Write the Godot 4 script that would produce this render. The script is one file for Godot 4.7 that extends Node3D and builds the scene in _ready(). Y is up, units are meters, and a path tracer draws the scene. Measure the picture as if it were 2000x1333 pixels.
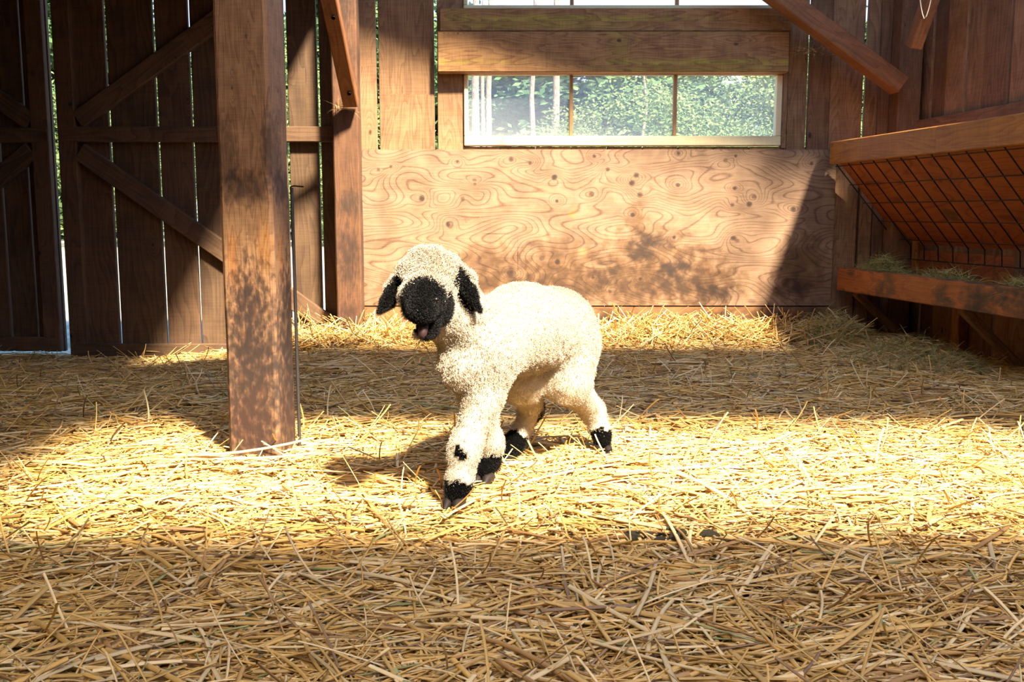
extends Node3D
# A sunlit sheep barn: a newborn lamb on straw, sun falling in through openings of the loft floor and the right wall.

var rng := RandomNumberGenerator.new()
var M := {}
var used := {}
const BARN_TOP := 2.4

# ---------------------------------------------------------------- naming
func numbered(n: String) -> String:
	if not used.has(n):
		used[n] = 0
		return n
	used[n] += 1
	return "%s_%03d" % [n, used[n]]

func tag(o, label := "", category := "", group := "", kind := ""):
	if label: o.set_meta("label", label)
	if category: o.set_meta("category", category)
	if group: o.set_meta("group", group)
	if kind: o.set_meta("kind", kind)
	return o

func base(called: String, at := Vector3.ZERO):
	var o := Node3D.new()
	o.name = numbered(called)
	add_child(o)
	o.position = at
	return o

func part(called: String, mesh: Mesh, mat: Material, parent: Node, at := Vector3.ZERO, rot := Vector3.ZERO):
	var o := MeshInstance3D.new()
	o.name = called
	o.mesh = mesh
	o.material_override = mat
	parent.add_child(o, true)
	o.position = at
	o.rotation = rot
	return o

func structure(called: String, label: String):
	var o = base(called)
	return tag(o, label, "", "", "structure")

# ---------------------------------------------------------------- mesh helpers
func face(st: SurfaceTool, pts: Array, uvs: Array, centre: Vector3):
	var n: Vector3 = (pts[1] - pts[0]).cross(pts[2] - pts[0]).normalized()
	var mid := Vector3.ZERO
	for p in pts: mid += p
	mid /= pts.size()
	var flip := n.dot(mid - centre) > 0.0
	if not flip: n = -n
	for k in range(1, pts.size() - 1):
		var order = [0, k + 1, k] if flip else [0, k, k + 1]
		for i in order:
			st.set_normal(n)
			st.set_uv(uvs[i])
			st.add_vertex(pts[i])

# a board with chamfered edges; its grain runs along `axis`; the texture covers ts metres (across, along)
func board(sz: Vector3, bev: float, axis: int, uo: Vector2, ts := Vector2(0.45, 1.5)) -> ArrayMesh:
	var st := SurfaceTool.new()
	st.begin(Mesh.PRIMITIVE_TRIANGLES)
	var h := sz * 0.5
	var uvf := func(p: Vector3, n: int) -> Vector2:
		var r := 3 - axis - n if n != axis else (axis + 1) % 3
		var along := p[axis] if n != axis else p[(axis + 2) % 3]
		return Vector2(p[r] / ts.x + uo.x + n * 0.31, along / ts.y + uo.y)
	for n in 3:
		var a := (n + 1) % 3
		var b := (n + 2) % 3
		for s in [-1, 1]:
			var q := []
			var uv := []
			for c in [[-1, -1], [1, -1], [1, 1], [-1, 1]]:
				var p := Vector3.ZERO
				p[n] = s * h[n]
				p[a] = c[0] * (h[a] - bev)
				p[b] = c[1] * (h[b] - bev)
				q.append(p)
				uv.append(uvf.call(p, n))
			face(st, q, uv, Vector3.ZERO)
			for t in [-1, 1]:
				var e := []
				var euv := []
				for c in [[0, -1], [1, -1], [1, 1], [0, 1]]:
					var p := Vector3.ZERO
					p[n] = s * (h[n] - (bev if c[0] == 1 else 0.0))
					p[a] = t * (h[a] - (0.0 if c[0] == 1 else bev))
					p[b] = c[1] * (h[b] - bev)
					e.append(p)
					euv.append(uvf.call(p, n))
				face(st, e, euv, Vector3.ZERO)
	for sx in [-1, 1]:
		for sy in [-1, 1]:
			for sz2 in [-1, 1]:
				var s := Vector3(sx, sy, sz2)
				var q := []
				var uv := []
				for n in 3:
					var p := Vector3.ZERO
					for m in 3: p[m] = s[m] * (h[m] - (0.0 if m == n else bev))
					q.append(p)
					uv.append(uvf.call(p, 0 if axis != 0 else 1))
				face(st, q, uv, Vector3.ZERO)
	return st.commit()

func rnd_uo() -> Vector2:
	return Vector2(rng.randf(), rng.randf())

# a board filling the box between two corners
func plank(called, lo: Vector3, hi: Vector3, axis: int, mat, parent, bev := 0.003, ts := Vector2(0.45, 1.5)):
	return part(called, board(hi - lo, bev, axis, rnd_uo(), ts), mat, parent, (lo + hi) * 0.5)

# a straight board from a to b (centres of its ends): width w across `side`, thickness t
func beam(called, a: Vector3, b: Vector3, w: float, t: float, side: Vector3, mat, parent, bev := 0.004):
	var along := (b - a)
	var o = part(called, board(Vector3(w, along.length(), t), bev, 1, rnd_uo()), mat, parent)
	var y := along.normalized()
	var x := (side - y * side.dot(y)).normalized()
	o.transform = Transform3D(Basis(x, y, x.cross(y)), (a + b) * 0.5)
	return o

func tube_into(st: SurfaceTool, pts: Array, radii: Array, sides: int, cap := true):
	var rings := []
	var up := Vector3.UP
	var n := pts.size()
	for i in n:
		var d: Vector3 = (pts[min(i + 1, n - 1)] - pts[max(i - 1, 0)]).normalized()
		if i == 0 and absf(d.dot(up)) > 0.9: up = Vector3.RIGHT
		var x := up.cross(d).normalized()
		var y := d.cross(x)
		up = y
		var ring := []
		for k in sides:
			var an := TAU * k / sides
			ring.append([pts[i] + (x * cos(an) + y * sin(an)) * radii[i], x * cos(an) + y * sin(an)])
		rings.append(ring)
	var l := 0.0
	for i in n - 1:
		var l2: float = l + (pts[i + 1] - pts[i]).length()
		for k in sides:
			var k2 := (k + 1) % sides
			var q := [rings[i][k], rings[i + 1][k], rings[i + 1][k2], rings[i][k2]]
			var uv := [Vector2(float(k) / sides, l), Vector2(float(k) / sides, l2), Vector2(float(k + 1) / sides, l2), Vector2(float(k + 1) / sides, l)]
			for m in [0, 1, 2, 0, 2, 3]:
				st.set_normal(q[m][1])
				st.set_uv(uv[m])
				st.add_vertex(q[m][0])
		l = l2
	if cap:
		for e in [0, n - 1]:
			var d: Vector3 = (pts[1] - pts[0]).normalized() * -1.0 if e == 0 else (pts[n - 1] - pts[n - 2]).normalized()
			for k in range(1, sides - 1):
				for m in ([0, k + 1, k] if e == 0 else [0, k, k + 1]):
					st.set_normal(d)
					st.set_uv(Vector2.ZERO)
					st.add_vertex(rings[e][m][0])

func tube(pts: Array, radii, sides := 8) -> ArrayMesh:
	var st := SurfaceTool.new()
	st.begin(Mesh.PRIMITIVE_TRIANGLES)
	var r = radii
	if not radii is Array:
		r = []
		for p in pts: r.append(radii)
	tube_into(st, pts, r, sides)
	return st.commit()

# ---------------------------------------------------------------- textures
func nimg(w: int, h: int, sd: int, freq: float, oct := 3, sx := 1, sy := 1) -> PackedByteArray:
	var n := FastNoiseLite.new()
	n.seed = sd
	n.noise_type = FastNoiseLite.TYPE_SIMPLEX_SMOOTH
	n.frequency = freq
	n.fractal_octaves = oct
	var im := n.get_image(maxi(4, w / sx), maxi(4, h / sy))
	if sx > 1 or sy > 1: im.resize(w, h, Image.INTERPOLATE_CUBIC)
	return im.get_data()

# blobs: [centre u, v, radius u, v, colour, strength] in fractions of the sheet; patches of dirt, wear or dye with a ragged edge
func lay_blobs(px: PackedByteArray, w: int, h: int, blobs: Array, sd: int):
	var nz := nimg(w, h, sd, 0.02, 5)
	for b in blobs:
		var c: Color = b[4]
		for y in range(maxi(0, int((b[1] - b[3] * 1.5) * h)), mini(h, int((b[1] + b[3] * 1.5) * h))):
			var dy: float = (float(y) / h - b[1]) / b[3]
			for x in range(maxi(0, int((b[0] - b[2] * 1.5) * w)), mini(w, int((b[0] + b[2] * 1.5) * w))):
				var dx: float = (float(x) / w - b[0]) / b[2]
				var i := y * w + x
				var m: float = clampf((0.8 - dx * dx - dy * dy) * 1.1 + (nz[i] - 128) * 0.0045, 0.0, 1.0) * b[5]
				if m > 0.0:
					var j := i * 3
					var g := clampf(0.1 + px[j] * 0.0075, 0.6, 1.3) * 255.0   # the grain shows through
					px[j] = clampi(int(lerpf(px[j], c.r * g, m)), 0, 255)
					px[j + 1] = clampi(int(lerpf(px[j + 1], c.g * g, m)), 0, 255)
					px[j + 2] = clampi(int(lerpf(px[j + 2], c.b * g, m)), 0, 255)
	return px

func wood(w: int, h: int, sd: int, light: Color, dark: Color, rings: float, warp_amt: float, knots: Array, blobs := [], streak := 0.5, ply := false) -> ImageTexture:
	var warp := nimg(w, h, sd, 0.012 if not ply else 0.010, 3 if not ply else 2, 2 if not ply else 6, 12 if not ply else 2)
	var fine := nimg(w, h, sd + 1, 0.22, 3, 1 if not ply else 30, 30 if not ply else 1)
	var blot := nimg(w, h, sd + 2, 0.008, 4)
	var saw := nimg(w, h, sd + 3, 0.16, 2, 24, 1)
	var f := PackedFloat32Array()
	f.resize(w * h)
	for y in h:
		for x in w:
			var i := y * w + x
			f[i] = (0.0 if ply else float(x) / w * rings) + warp[i] * warp_amt
	for k in knots:
		var rx: float = k[2] * w * 5.0
		var ry: float = k[2] * w * (14.0 if not ply else 4.0)
		if ply: rx = k[2] * w * 6.0
		for y in range(maxi(0, int(k[1] * h - ry)), mini(h, int(k[1] * h + ry))):
			var dy: float = (y - k[1] * h) / ry
			for x in range(maxi(0, int(k[0] * w - rx)), mini(w, int(k[0] * w + rx))):
				var dx: float = (x - k[0] * w) / rx
				var d := dx * dx + dy * dy
				if d < 1.0: f[y * w + x] += (1.0 - d) * (1.0 - d) * (1.0 - d) * 3.2
	var px := PackedByteArray()
	px.resize(w * h * 3)
	var lr := light.r * 255.0
	var lg := light.g * 255.0
	var lb := light.b * 255.0
	var dr := dark.r * 255.0 - lr
	var dg := dark.g * 255.0 - lg
	var db := dark.b * 255.0 - lb
	for i in w * h:
		var r := f[i] - floorf(f[i])
		var t := 0.0
		if ply:
			t = maxf(0.0, 1.0 - absf(r - 0.5) * 7.0) * 0.62 + r * 0.12 + (fine[i] - 128) * 0.0016
		else:
			t = r * r * 0.5 + (fine[i] - 110) * 0.0042 * streak + (saw[i] - 128) * 0.0012
		t += (blot[i] - 128) * 0.0022
		t = clampf(t, -0.15, 1.15)
		var j := i * 3
		px[j] = clampi(int(lr + dr * t), 0, 255)
		px[j + 1] = clampi(int(lg + dg * t), 0, 255)
		px[j + 2] = clampi(int(lb + db * t), 0, 255)
	var kb := []
	for k in knots:
		kb.append([k[0], k[1], k[2], k[2] * w / h * (1.0 if ply else 1.25), Color(dark.r * 0.55, dark.g * 0.5, dark.b * 0.45), 0.85])
	px = lay_blobs(px, w, h, kb, sd + 7)
	if blobs: px = lay_blobs(px, w, h, blobs, sd + 9)
	return ImageTexture.create_from_image(Image.create_from_data(w, h, false, Image.FORMAT_RGB8, px))

func textured(tex: Texture2D, rough := 0.8, relief := 0.12, tint := Color.WHITE) -> StandardMaterial3D:
	var m := StandardMaterial3D.new()
	m.albedo_texture = tex
	m.albedo_color = tint
	m.roughness = rough
	if relief > 0.0:
		m.heightmap_enabled = true
		m.heightmap_texture = tex
		m.heightmap_scale = relief
	return m

func plain(c: Color, rough := 0.7, metal := 0.0) -> StandardMaterial3D:
	var m := StandardMaterial3D.new()
	m.albedo_color = c
	m.roughness = rough
	m.metallic = metal
	return m

func tinted(rough := 0.8, through := 0.0) -> StandardMaterial3D:
	var m := StandardMaterial3D.new()
	m.vertex_color_use_as_albedo = true
	m.roughness = rough
	m.cull_mode = BaseMaterial3D.CULL_DISABLED
	if through > 0.0:
		m.backlight_enabled = true
		m.backlight = Color(through, through, through)
	return m

func speckle(sd: int, freq: float, a: Color, b: Color, c: Color) -> NoiseTexture2D:
	var n := FastNoiseLite.new()
	n.seed = sd
	n.frequency = freq
	n.fractal_octaves = 5
	var g := Gradient.new()
	g.set_color(0, a)
	g.set_color(1, c)
	g.add_point(0.5, b)
	var t := NoiseTexture2D.new()
	t.width = 512
	t.height = 512
	t.seamless = true
	t.noise = n
	t.color_ramp = g
	return t

func make_materials():
	var kn := func(sd: int, n: int) -> Array:
		rng.seed = sd
		var a := []
		for i in n: a.append([rng.randf_range(0.1, 0.9), rng.randf_range(0.06, 0.94), rng.randf_range(0.012, 0.03)])
		return a
	M.plank = []
	M.plank.append(textured(wood(384, 1024, 11, Color(0.53, 0.40, 0.27), Color(0.35, 0.23, 0.14), 9.0, 0.035, kn.call(1, 4)), 0.85))
	M.plank.append(textured(wood(384, 1024, 23, Color(0.47, 0.34, 0.23), Color(0.31, 0.20, 0.12), 13.0, 0.02, kn.call(2, 5)), 0.85))
	M.plank.append(textured(wood(384, 1024, 37, Color(0.56, 0.42, 0.29), Color(0.39, 0.26, 0.16), 7.0, 0.05, kn.call(3, 3)), 0.85))
	# the doors: older, darker timber (where the sun strikes them beside the post they stay browner than the wall)
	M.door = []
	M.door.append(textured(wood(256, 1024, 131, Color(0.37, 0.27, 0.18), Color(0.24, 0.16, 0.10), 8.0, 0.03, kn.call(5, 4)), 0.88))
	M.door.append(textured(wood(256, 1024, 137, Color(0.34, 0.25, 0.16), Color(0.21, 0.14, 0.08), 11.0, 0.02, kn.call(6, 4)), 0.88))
	var moss := [[0.3, 0.2, 0.5, 0.05, Color(0.45, 0.42, 0.16), 0.4], [0.04, 0.5, 0.07, 0.5, Color(0.52, 0.50, 0.16), 0.6], [0.95, 0.4, 0.08, 0.4, Color(0.50, 0.46, 0.16), 0.5]]
	M.header = textured(wood(384, 1536, 41, Color(0.60, 0.44, 0.27), Color(0.38, 0.24, 0.13), 8.0, 0.03, [[0.35, 0.20, 0.03], [0.6, 0.23, 0.022], [0.3, 0.52, 0.028], [0.55, 0.55, 0.02], [0.45, 0.76, 0.018], [0.7, 0.85, 0.012]], moss), 0.85)
	# the old square post: greasy and dark where sheep rub along it
	var grease := [[0.5, 0.90, 1.2, 0.36, Color(0.20, 0.125, 0.08), 0.6], [0.5, 0.83, 0.85, 0.30, Color(0.17, 0.11, 0.07), 0.8], [0.5, 0.44, 0.62, 0.05, Color(0.20, 0.13, 0.08), 0.75], [0.15, 0.38, 0.3, 0.1, Color(0.24, 0.17, 0.12), 0.6], [0.95, 0.36, 0.2, 0.10, Color(0.20, 0.15, 0.12), 0.6],
		[0.45, 0.70, 0.40, 0.12, Color(0.22, 0.12, 0.06), 0.65], [0.55, 0.80, 0.5, 0.08, Color(0.23, 0.12, 0.06), 0.6], [0.4, 0.92, 0.6, 0.10, Color(0.30, 0.15, 0.08), 0.75], [0.2, 0.58, 0.14, 0.08, Color(0.60, 0.36, 0.14), 0.5], [0.8, 0.56, 0.2, 0.08, Color(0.55, 0.35, 0.14), 0.5],
		[0.35, 0.74, 0.05, 0.02, Color(0.62, 0.36, 0.16), 0.6], [0.55, 0.71, 0.03, 0.015, Color(0.62, 0.36, 0.16), 0.6], [0.28, 0.83, 0.06, 0.015, Color(0.60, 0.36, 0.18), 0.6], [0.7, 0.86, 0.08, 0.02, Color(0.52, 0.30, 0.14), 0.5]]
	M.post = textured(wood(320, 1600, 53, Color(0.56, 0.42, 0.29), Color(0.35, 0.24, 0.15), 10.0, 0.02, [[0.3, 0.24, 0.02], [0.6, 0.14, 0.03]], grease, 0.7), 0.75, 0.2)
	M.post2 = textured(wood(256, 1024, 59, Color(0.38, 0.25, 0.15), Color(0.25, 0.15, 0.08), 8.0, 0.02, [], [[0.6, 0.45, 0.6, 0.07, Color(0.20, 0.14, 0.09), 0.6], [0.5, 0.66, 0.6, 0.16, Color(0.20, 0.12, 0.07), 0.65], [0.4, 0.9, 0.7, 0.1, Color(0.22, 0.12, 0.07), 0.6]], 0.6), 0.8, 0.15)
	M.brace = textured(wood(256, 1024, 61, Color(0.52, 0.33, 0.17), Color(0.36, 0.20, 0.09), 6.0, 0.03, [[0.5, 0.4, 0.03]]), 0.75)
	M.feeder = textured(wood(256, 1024, 67, Color(0.61, 0.40, 0.15), Color(0.44, 0.26, 0.09), 5.0, 0.04, [[0.4, 0.15, 0.018], [0.6, 0.33, 0.014], [0.3, 0.5, 0.016], [0.6, 0.7, 0.016], [0.5, 0.88, 0.02]]), 0.65)
	M.feeder_ply = textured(wood(1024, 384, 71, Color(0.60, 0.32, 0.11), Color(0.42, 0.19, 0.06), 0.0, 0.03, [[0.3, 0.3, 0.008], [0.7, 0.5, 0.008]], [[0.25, 0.65, 0.03, 0.08, Color(0.18, 0.15, 0.06), 0.7]], 0.5, true), 0.65, 0.05)
	var peel := []
	rng.seed = 8
	for k in 16: peel.append([rng.randf(), rng.randf(), rng.randf_range(0.15, 0.5), rng.randf_range(0.02, 0.06), Color(0.22, 0.16, 0.10), 0.85])
	for k in 5: peel.append([rng.randf(), 0.55 + 0.45 * rng.randf(), 0.5, 0.1, Color(0.27, 0.18, 0.10), 0.7])
	M.trough = textured(wood(256, 1024, 73, Color(0.62, 0.35, 0.14), Color(0.42, 0.22, 0.08), 5.0, 0.03, [], peel), 0.6, 0.1)
	# plywood sheet: cathedral figure, knots, and the brown film sheep leave where they rub
	var knots := []
	for k in [[975, 72], [1030, 125], [815, 160], [825, 255], [965, 228], [1145, 148], [1130, 183], [1163, 230], [1315, 60], [1548, 70], [1505, 90], [1318, 190], [1548, 203], [1628, 237], [1610, 268], [1540, 272], [1787, 290], [715, 98], [638, 85], [440, 247], [490, 185], [380, 352], [150, 115], [100, 128], [420, 93], [1135, 312], [1550, 410], [1170, 580], [975, 575], [1045, 632], [640, 555], [830, 510], [275, 245], [1855, 100], [1305, 405]]:
		knots.append([(k[0] - 27) / 1930.0, (k[1] - 45) / 647.0, 0.0045 + 0.0015 * (k[0] % 3)])
	var st := []
	var film := Color(0.28, 0.175, 0.07)
	var dirt := Color(0.21, 0.13, 0.07)
	for b in [[200, 640, 260, 130, film, 0.4], [540, 560, 230, 160, film, 0.7], [850, 560, 260, 200, film, 0.75], [1200, 540, 260, 230, film, 0.8], [1400, 580, 200, 170, film, 0.8], [1830, 540, 140, 220, film, 0.7], [1150, 330, 60, 90, film, 0.6], [1000, 610, 900, 110, film, 0.6], [577, 391, 88, 2.6, dirt, 0.9], [665, 492, 2.2, 104, dirt, 0.8],
			[1170, 460, 75, 85, dirt, 0.75], [1310, 540, 80, 50, dirt, 0.6], [1490, 640, 110, 45, dirt, 0.65], [1800, 620, 90, 70, dirt, 0.7], [730, 440, 60, 30, dirt, 0.4], [1250, 420, 90, 50, dirt, 0.45], [640, 560, 40, 20, dirt, 0.4], [1350, 400, 50, 20, dirt, 0.4],
			[930, 465, 28, 26, Color(0.68, 0.52, 0.33), 0.8], [888, 300, 25, 28, Color(0.66, 0.43, 0.21), 0.8]]:
		st.append([(b[0] - 27) / 1930.0, (b[1] - 45) / 647.0, b[2] / 1930.0, b[3] / 647.0, b[4], b[5]])
	M.ply = textured(wood(1600, 528, 83, Color(0.52, 0.41, 0.31), Color(0.29, 0.19, 0.12), 0.0, 0.05, knots, st, 0.5, true), 0.75, 0.06)
	var st2 := []
	for b in [[0.7, 0.5, 0.25, 0.6, dirt, 0.5], [0.55, 0.4, 0.1, 0.5, dirt, 0.5], [0.85, 0.5, 0.2, 0.7, film, 0.7], [0.5, 0.6, 0.3, 0.6, film, 0.6], [0.95, 0.4, 0.1, 0.6, dirt, 0.6]]: st2.append(b)
	M.ply_low = textured(wood(1024, 128, 89, Color(0.50, 0.35, 0.20), Color(0.34, 0.21, 0.11), 0.0, 0.03, [], st2, 0.5, true), 0.75, 0.05)
	M.paint = textured(wood(128, 1024, 97, Color(0.86, 0.80, 0.62), Color(0.78, 0.70, 0.52), 1.0, 0.004, [], [[0.5, 0.93, 0.3, 0.05, Color(0.55, 0.32, 0.24), 0.7], [0.5, 0.72, 0.2, 0.03, Color(0.58, 0.36, 0.26), 0.6], [0.4, 0.5, 0.15, 0.02, Color(0.58, 0.36, 0.26), 0.5]], 0.15), 0.6, 0.03)
	M.muntin = textured(wood(64, 256, 101, Color(0.66, 0.50, 0.33), Color(0.52, 0.34, 0.20), 1.0, 0.004, [], [], 0.3), 0.7, 0.03)
	var g := plain(Color(0.88, 0.92, 0.93, 0.14), 0.6)
	g.transparency = BaseMaterial3D.TRANSPARENCY_ALPHA
	g.backlight_enabled = true
	g.backlight = Color(0.95, 0.97, 1.0)
	M.glass = g
	var rl := plain(Color(0.95, 0.82, 0.60), 0.8)  # translucent sheet added overhead to fill the barn with soft light
	rl.backlight_enabled = true
	rl.backlight = Color(1, 1, 1)
	M.added_rooflight = rl
	M.steel = plain(Color(0.34, 0.33, 0.33), 0.45, 0.8)
	M.wire = plain(Color(0.16, 0.13, 0.11), 0.6, 0.5)
	M.bolt = plain(Color(0.20, 0.16, 0.13), 0.5, 0.7)
	M.cord = plain(Color(0.75, 0.70, 0.62), 0.6)
	M.dirt = textured(speckle(5, 0.03, Color(0.10, 0.06, 0.03), Color(0.24, 0.15, 0.07), Color(0.40, 0.27, 0.12)), 0.95, 0.3)
	M.dirt.uv1_triplanar = true
	M.dirt.uv1_world_triplanar = true
	M.dirt.uv1_scale = Vector3(1.6, 1.6, 1.6)
	M.yard = textured(speckle(6, 0.02, Color(0.40, 0.40, 0.30), Color(0.58, 0.54, 0.44), Color(0.70, 0.66, 0.58)), 0.95, 0.0)
	M.yard.uv1_triplanar = true
	M.yard.uv1_world_triplanar = true
	M.yard.uv1_scale = Vector3(0.3, 0.3, 0.3)
	M.straw = tinted(0.55, 0.25)
	M.hay = tinted(0.7, 0.3)
	M.wool = tinted(0.9, 0.35)
	M.skin = tinted(0.9)
	M.black_wool = tinted(0.6)
	M.black_wool.metallic_specular = 0.38
	for m in [M.wool, M.skin]: m.metallic_specular = 0.15
	M.leaf = tinted(0.9, 0.6)
	M.leaf.metallic_specular = 0.2
	M.bark = textured(speckle(9, 0.02, Color(0.34, 0.27, 0.22), Color(0.52, 0.44, 0.38), Color(0.70, 0.62, 0.54)), 0.9, 0.3)

# ---------------------------------------------------------------- light and camera
func light_and_camera():
	var cam := Camera3D.new()
	cam.name = "camera"
	cam.fov = 38.66
	cam.near = 0.05
	cam.far = 400.0
	add_child(cam)
	cam.position = Vector3(0, 0.56, 0)
	cam.rotation_degrees = Vector3(-7.466, 0, 0)
	cam.current = true
	var sky := ProceduralSkyMaterial.new()
	sky.sky_top_color = Color(0.42, 0.62, 0.88)
	sky.sky_horizon_color = Color(0.84, 0.90, 0.95)
	sky.ground_bottom_color = Color(0.45, 0.42, 0.34)
	sky.ground_horizon_color = Color(0.80, 0.84, 0.84)
	sky.sky_energy_multiplier = 1.45
	var env := Environment.new()
	env.background_mode = Environment.BG_SKY
	env.sky = Sky.new()
	env.sky.sky_material = sky
	env.tonemap_mode = Environment.TONE_MAPPER_LINEAR
	env.tonemap_exposure = 1.75
	env.sdfgi_enabled = true
	env.ssao_enabled = true
	env.ssil_enabled = true
	var we := WorldEnvironment.new()
	we.name = "environment"
	we.environment = env
	add_child(we)
	var sun := DirectionalLight3D.new()
	sun.name = "sun"
	sun.light_color = Color(1.0, 0.94, 0.84)
	sun.light_energy = 5.6
	sun.light_angular_distance = 6.0
	sun.shadow_enabled = true
	add_child(sun)
	sun.look_at_from_position(Vector3.ZERO, Vector3(-0.65, -1.35, -0.95), Vector3.UP)

# ---------------------------------------------------------------- the barn
func gh(x: float, d: float) -> float:
	var h := -0.085 * smoothstep(0.6, 1.7, -x) * smoothstep(2.9, 4.3, d)
	h += 0.028 * smoothstep(3.9, 4.4, d) * smoothstep(-0.2, 0.6, x)
	h += 0.008 * sin(x * 3.1 + d * 1.7) * sin(d * 2.3 - x * 1.1 + 0.6)
	return h

func pl(i: int):
	return M.plank[i % M.plank.size()]

func build_setting():
	# floor: packed earth and old litter under the straw
	var fl = structure("floor", "packed earth barn floor under the straw")
	var st := SurfaceTool.new()
	st.begin(Mesh.PRIMITIVE_TRIANGLES)
	var nx := 52
	var nd := 62
	for j in nd + 1:
		for i in nx + 1:
			var x := lerpf(-3.1, 2.3, float(i) / nx)
			var d := lerpf(-2.6, 4.56, float(j) / nd)
			st.set_uv(Vector2(x, d))
			st.add_vertex(Vector3(x, gh(x, d) - 0.045, -d))
	for j in nd:
		for i in nx:
			var a := j * (nx + 1) + i
			for k in [a, a + nx + 1, a + 1, a + 1, a + nx + 1, a + nx + 2]: st.add_index(k)
	st.generate_normals()
	part("earth", st.commit(), M.dirt, fl)
	plank("subsoil", Vector3(-3.1, -0.5, -4.56), Vector3(2.3, -0.17, 2.6), 0, M.dirt, fl)
	var yard = structure("ground", "pale open ground outside the barn")
	plank("yard", Vector3(-60, -0.4, -70), Vector3(60, -0.135, -4.62), 0, M.yard, yard)
	plank("forecourt", Vector3(-30, -0.4, 2.66), Vector3(30, -0.10, 30), 0, M.yard, yard)
	plank("side_yard", Vector3(2.4, -0.4, -4.6), Vector3(30, -0.12, 2.65), 0, M.yard, yard)

	# back wall
	var w = structure("wall_back", "vertical plank barn wall behind the lamb")
	var z0 := -4.475
	var z1 := -4.45
	var i := 0
	for c in [[-0.76, -0.605], [-0.594, -0.347], [-0.333, -0.215]]:
		plank("plank", Vector3(c[0], -0.15, z0 - 0.004 * (i % 2)), Vector3(c[1], BARN_TOP, z1 - 0.004 * (i % 2)), 1, pl([2, 0, 2][i]), w)
		i += 1
	for c in [[1.231, 1.318], [1.324, 1.419], [1.4215, 1.567], [1.578, 1.634], [1.638, 1.689], [1.692, 1.86]]:
		plank("plank", Vector3(c[0], -0.15, z0 - 0.005 * (i % 2)), Vector3(c[1], BARN_TOP, z1 - 0.005 * (i % 2)), 1, pl(i), w)
		i += 1
	for k in 9:   # boards under and between the two sashes
		var x0 := -0.213 + k * 0.160
		plank("plank", Vector3(x0, -0.15, z0), Vector3(x0 + 0.157, 0.858, z1), 1, pl(k), w)
		plank("plank", Vector3(x0, 1.198, z0), Vector3(x0 + 0.157, 1.424, z1), 1, pl(k + 1), w)
		plank("plank", Vector3(x0, 1.80, z0), Vector3(x0 + 0.157, BARN_TOP, z1), 1, pl(k + 2), w)
	plank("backing", Vector3(1.22, -0.15, -4.50), Vector3(1.86, 0.86, -4.485), 0, M.plank[1], w)
	plank("casing", Vector3(1.205, 0.85, -4.47), Vector3(1.229, 1.85, -4.442), 1, pl(0), w)
	var ply = part("plywood_sheet", sheet(2.136, 0.702, 0.018), M.ply, w, Vector3(0.387, 0.494, -4.44))
	tag(ply, "grained plywood sheet stained brown along its lower half")
	part("plywood_strip", sheet(2.136, 0.24, 0.016), M.ply_low, w, Vector3(0.387, 0.017, -4.441))
	# header boards over the window
	var t1 = structure("trim_1", "upper knotty header board between the two windows")
	plank("board", Vector3(-0.317, 1.353, -4.448), Vector3(1.226, 1.452, -4.405), 0, M.header, t1, 0.004, Vector2(0.3, 1.6))
	var t2 = structure("trim_2", "lower wide header board directly above the window")
	plank("board", Vector3(-0.326, 1.176, -4.448), Vector3(1.214, 1.349, -4.385), 0, M.header, t2, 0.004, Vector2(0.3, 1.6))
	sash("window_1", "three-pane barn window with cream painted frame", 0.862, 1.195)
	sash("window_2", "upper three-pane window cut off by the picture top", 1.428, 1.795)

	# double doors in the left part of the back wall
	var d1 = structure("door_1", "dark plank barn door with diagonal braces behind the post")
	var xs := [-2.050, -1.823, -1.605, -1.447, -1.237, -1.018, -0.873, -0.775]
	for k in xs.size() - 1:
		var gap: float = [0.004, 0.0055, 0.005, 0.0045, 0.004, 0.0065, 0.006, 0.004][k]
		var nxt: float = [0.0055, 0.005, 0.0045, 0.004, 0.0065, 0.006, 0.004, 0.0][k]
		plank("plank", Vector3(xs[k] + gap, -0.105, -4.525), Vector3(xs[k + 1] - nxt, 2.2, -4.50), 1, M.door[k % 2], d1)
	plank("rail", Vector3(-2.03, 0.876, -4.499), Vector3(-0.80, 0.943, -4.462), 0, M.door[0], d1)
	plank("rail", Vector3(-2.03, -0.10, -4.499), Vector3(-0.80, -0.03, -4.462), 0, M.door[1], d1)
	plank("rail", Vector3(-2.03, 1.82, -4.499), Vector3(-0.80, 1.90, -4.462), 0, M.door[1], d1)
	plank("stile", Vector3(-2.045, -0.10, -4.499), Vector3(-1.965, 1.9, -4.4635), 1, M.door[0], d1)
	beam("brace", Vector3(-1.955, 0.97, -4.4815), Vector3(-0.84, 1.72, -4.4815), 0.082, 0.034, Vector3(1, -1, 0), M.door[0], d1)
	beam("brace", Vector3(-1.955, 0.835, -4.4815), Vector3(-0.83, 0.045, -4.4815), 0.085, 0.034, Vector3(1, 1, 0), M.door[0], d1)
	var d2 = structure("door_2", "dark plank barn door at the left edge, raised off the ground")
	xs = [-2.084, -2.206, -2.327, -2.50, -2.70, -2.90, -3.1]
	for k in xs.size() - 1:
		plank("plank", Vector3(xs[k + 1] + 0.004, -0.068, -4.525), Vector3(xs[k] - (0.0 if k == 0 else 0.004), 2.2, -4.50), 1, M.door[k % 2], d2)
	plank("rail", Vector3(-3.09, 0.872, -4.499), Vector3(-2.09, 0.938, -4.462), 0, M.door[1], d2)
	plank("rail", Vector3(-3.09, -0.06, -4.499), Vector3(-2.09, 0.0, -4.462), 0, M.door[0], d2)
	plank("stile", Vector3(-2.165, -0.065, -4.499), Vector3(-2.088, 1.9, -4.4635), 1, M.door[0], d2)
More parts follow.
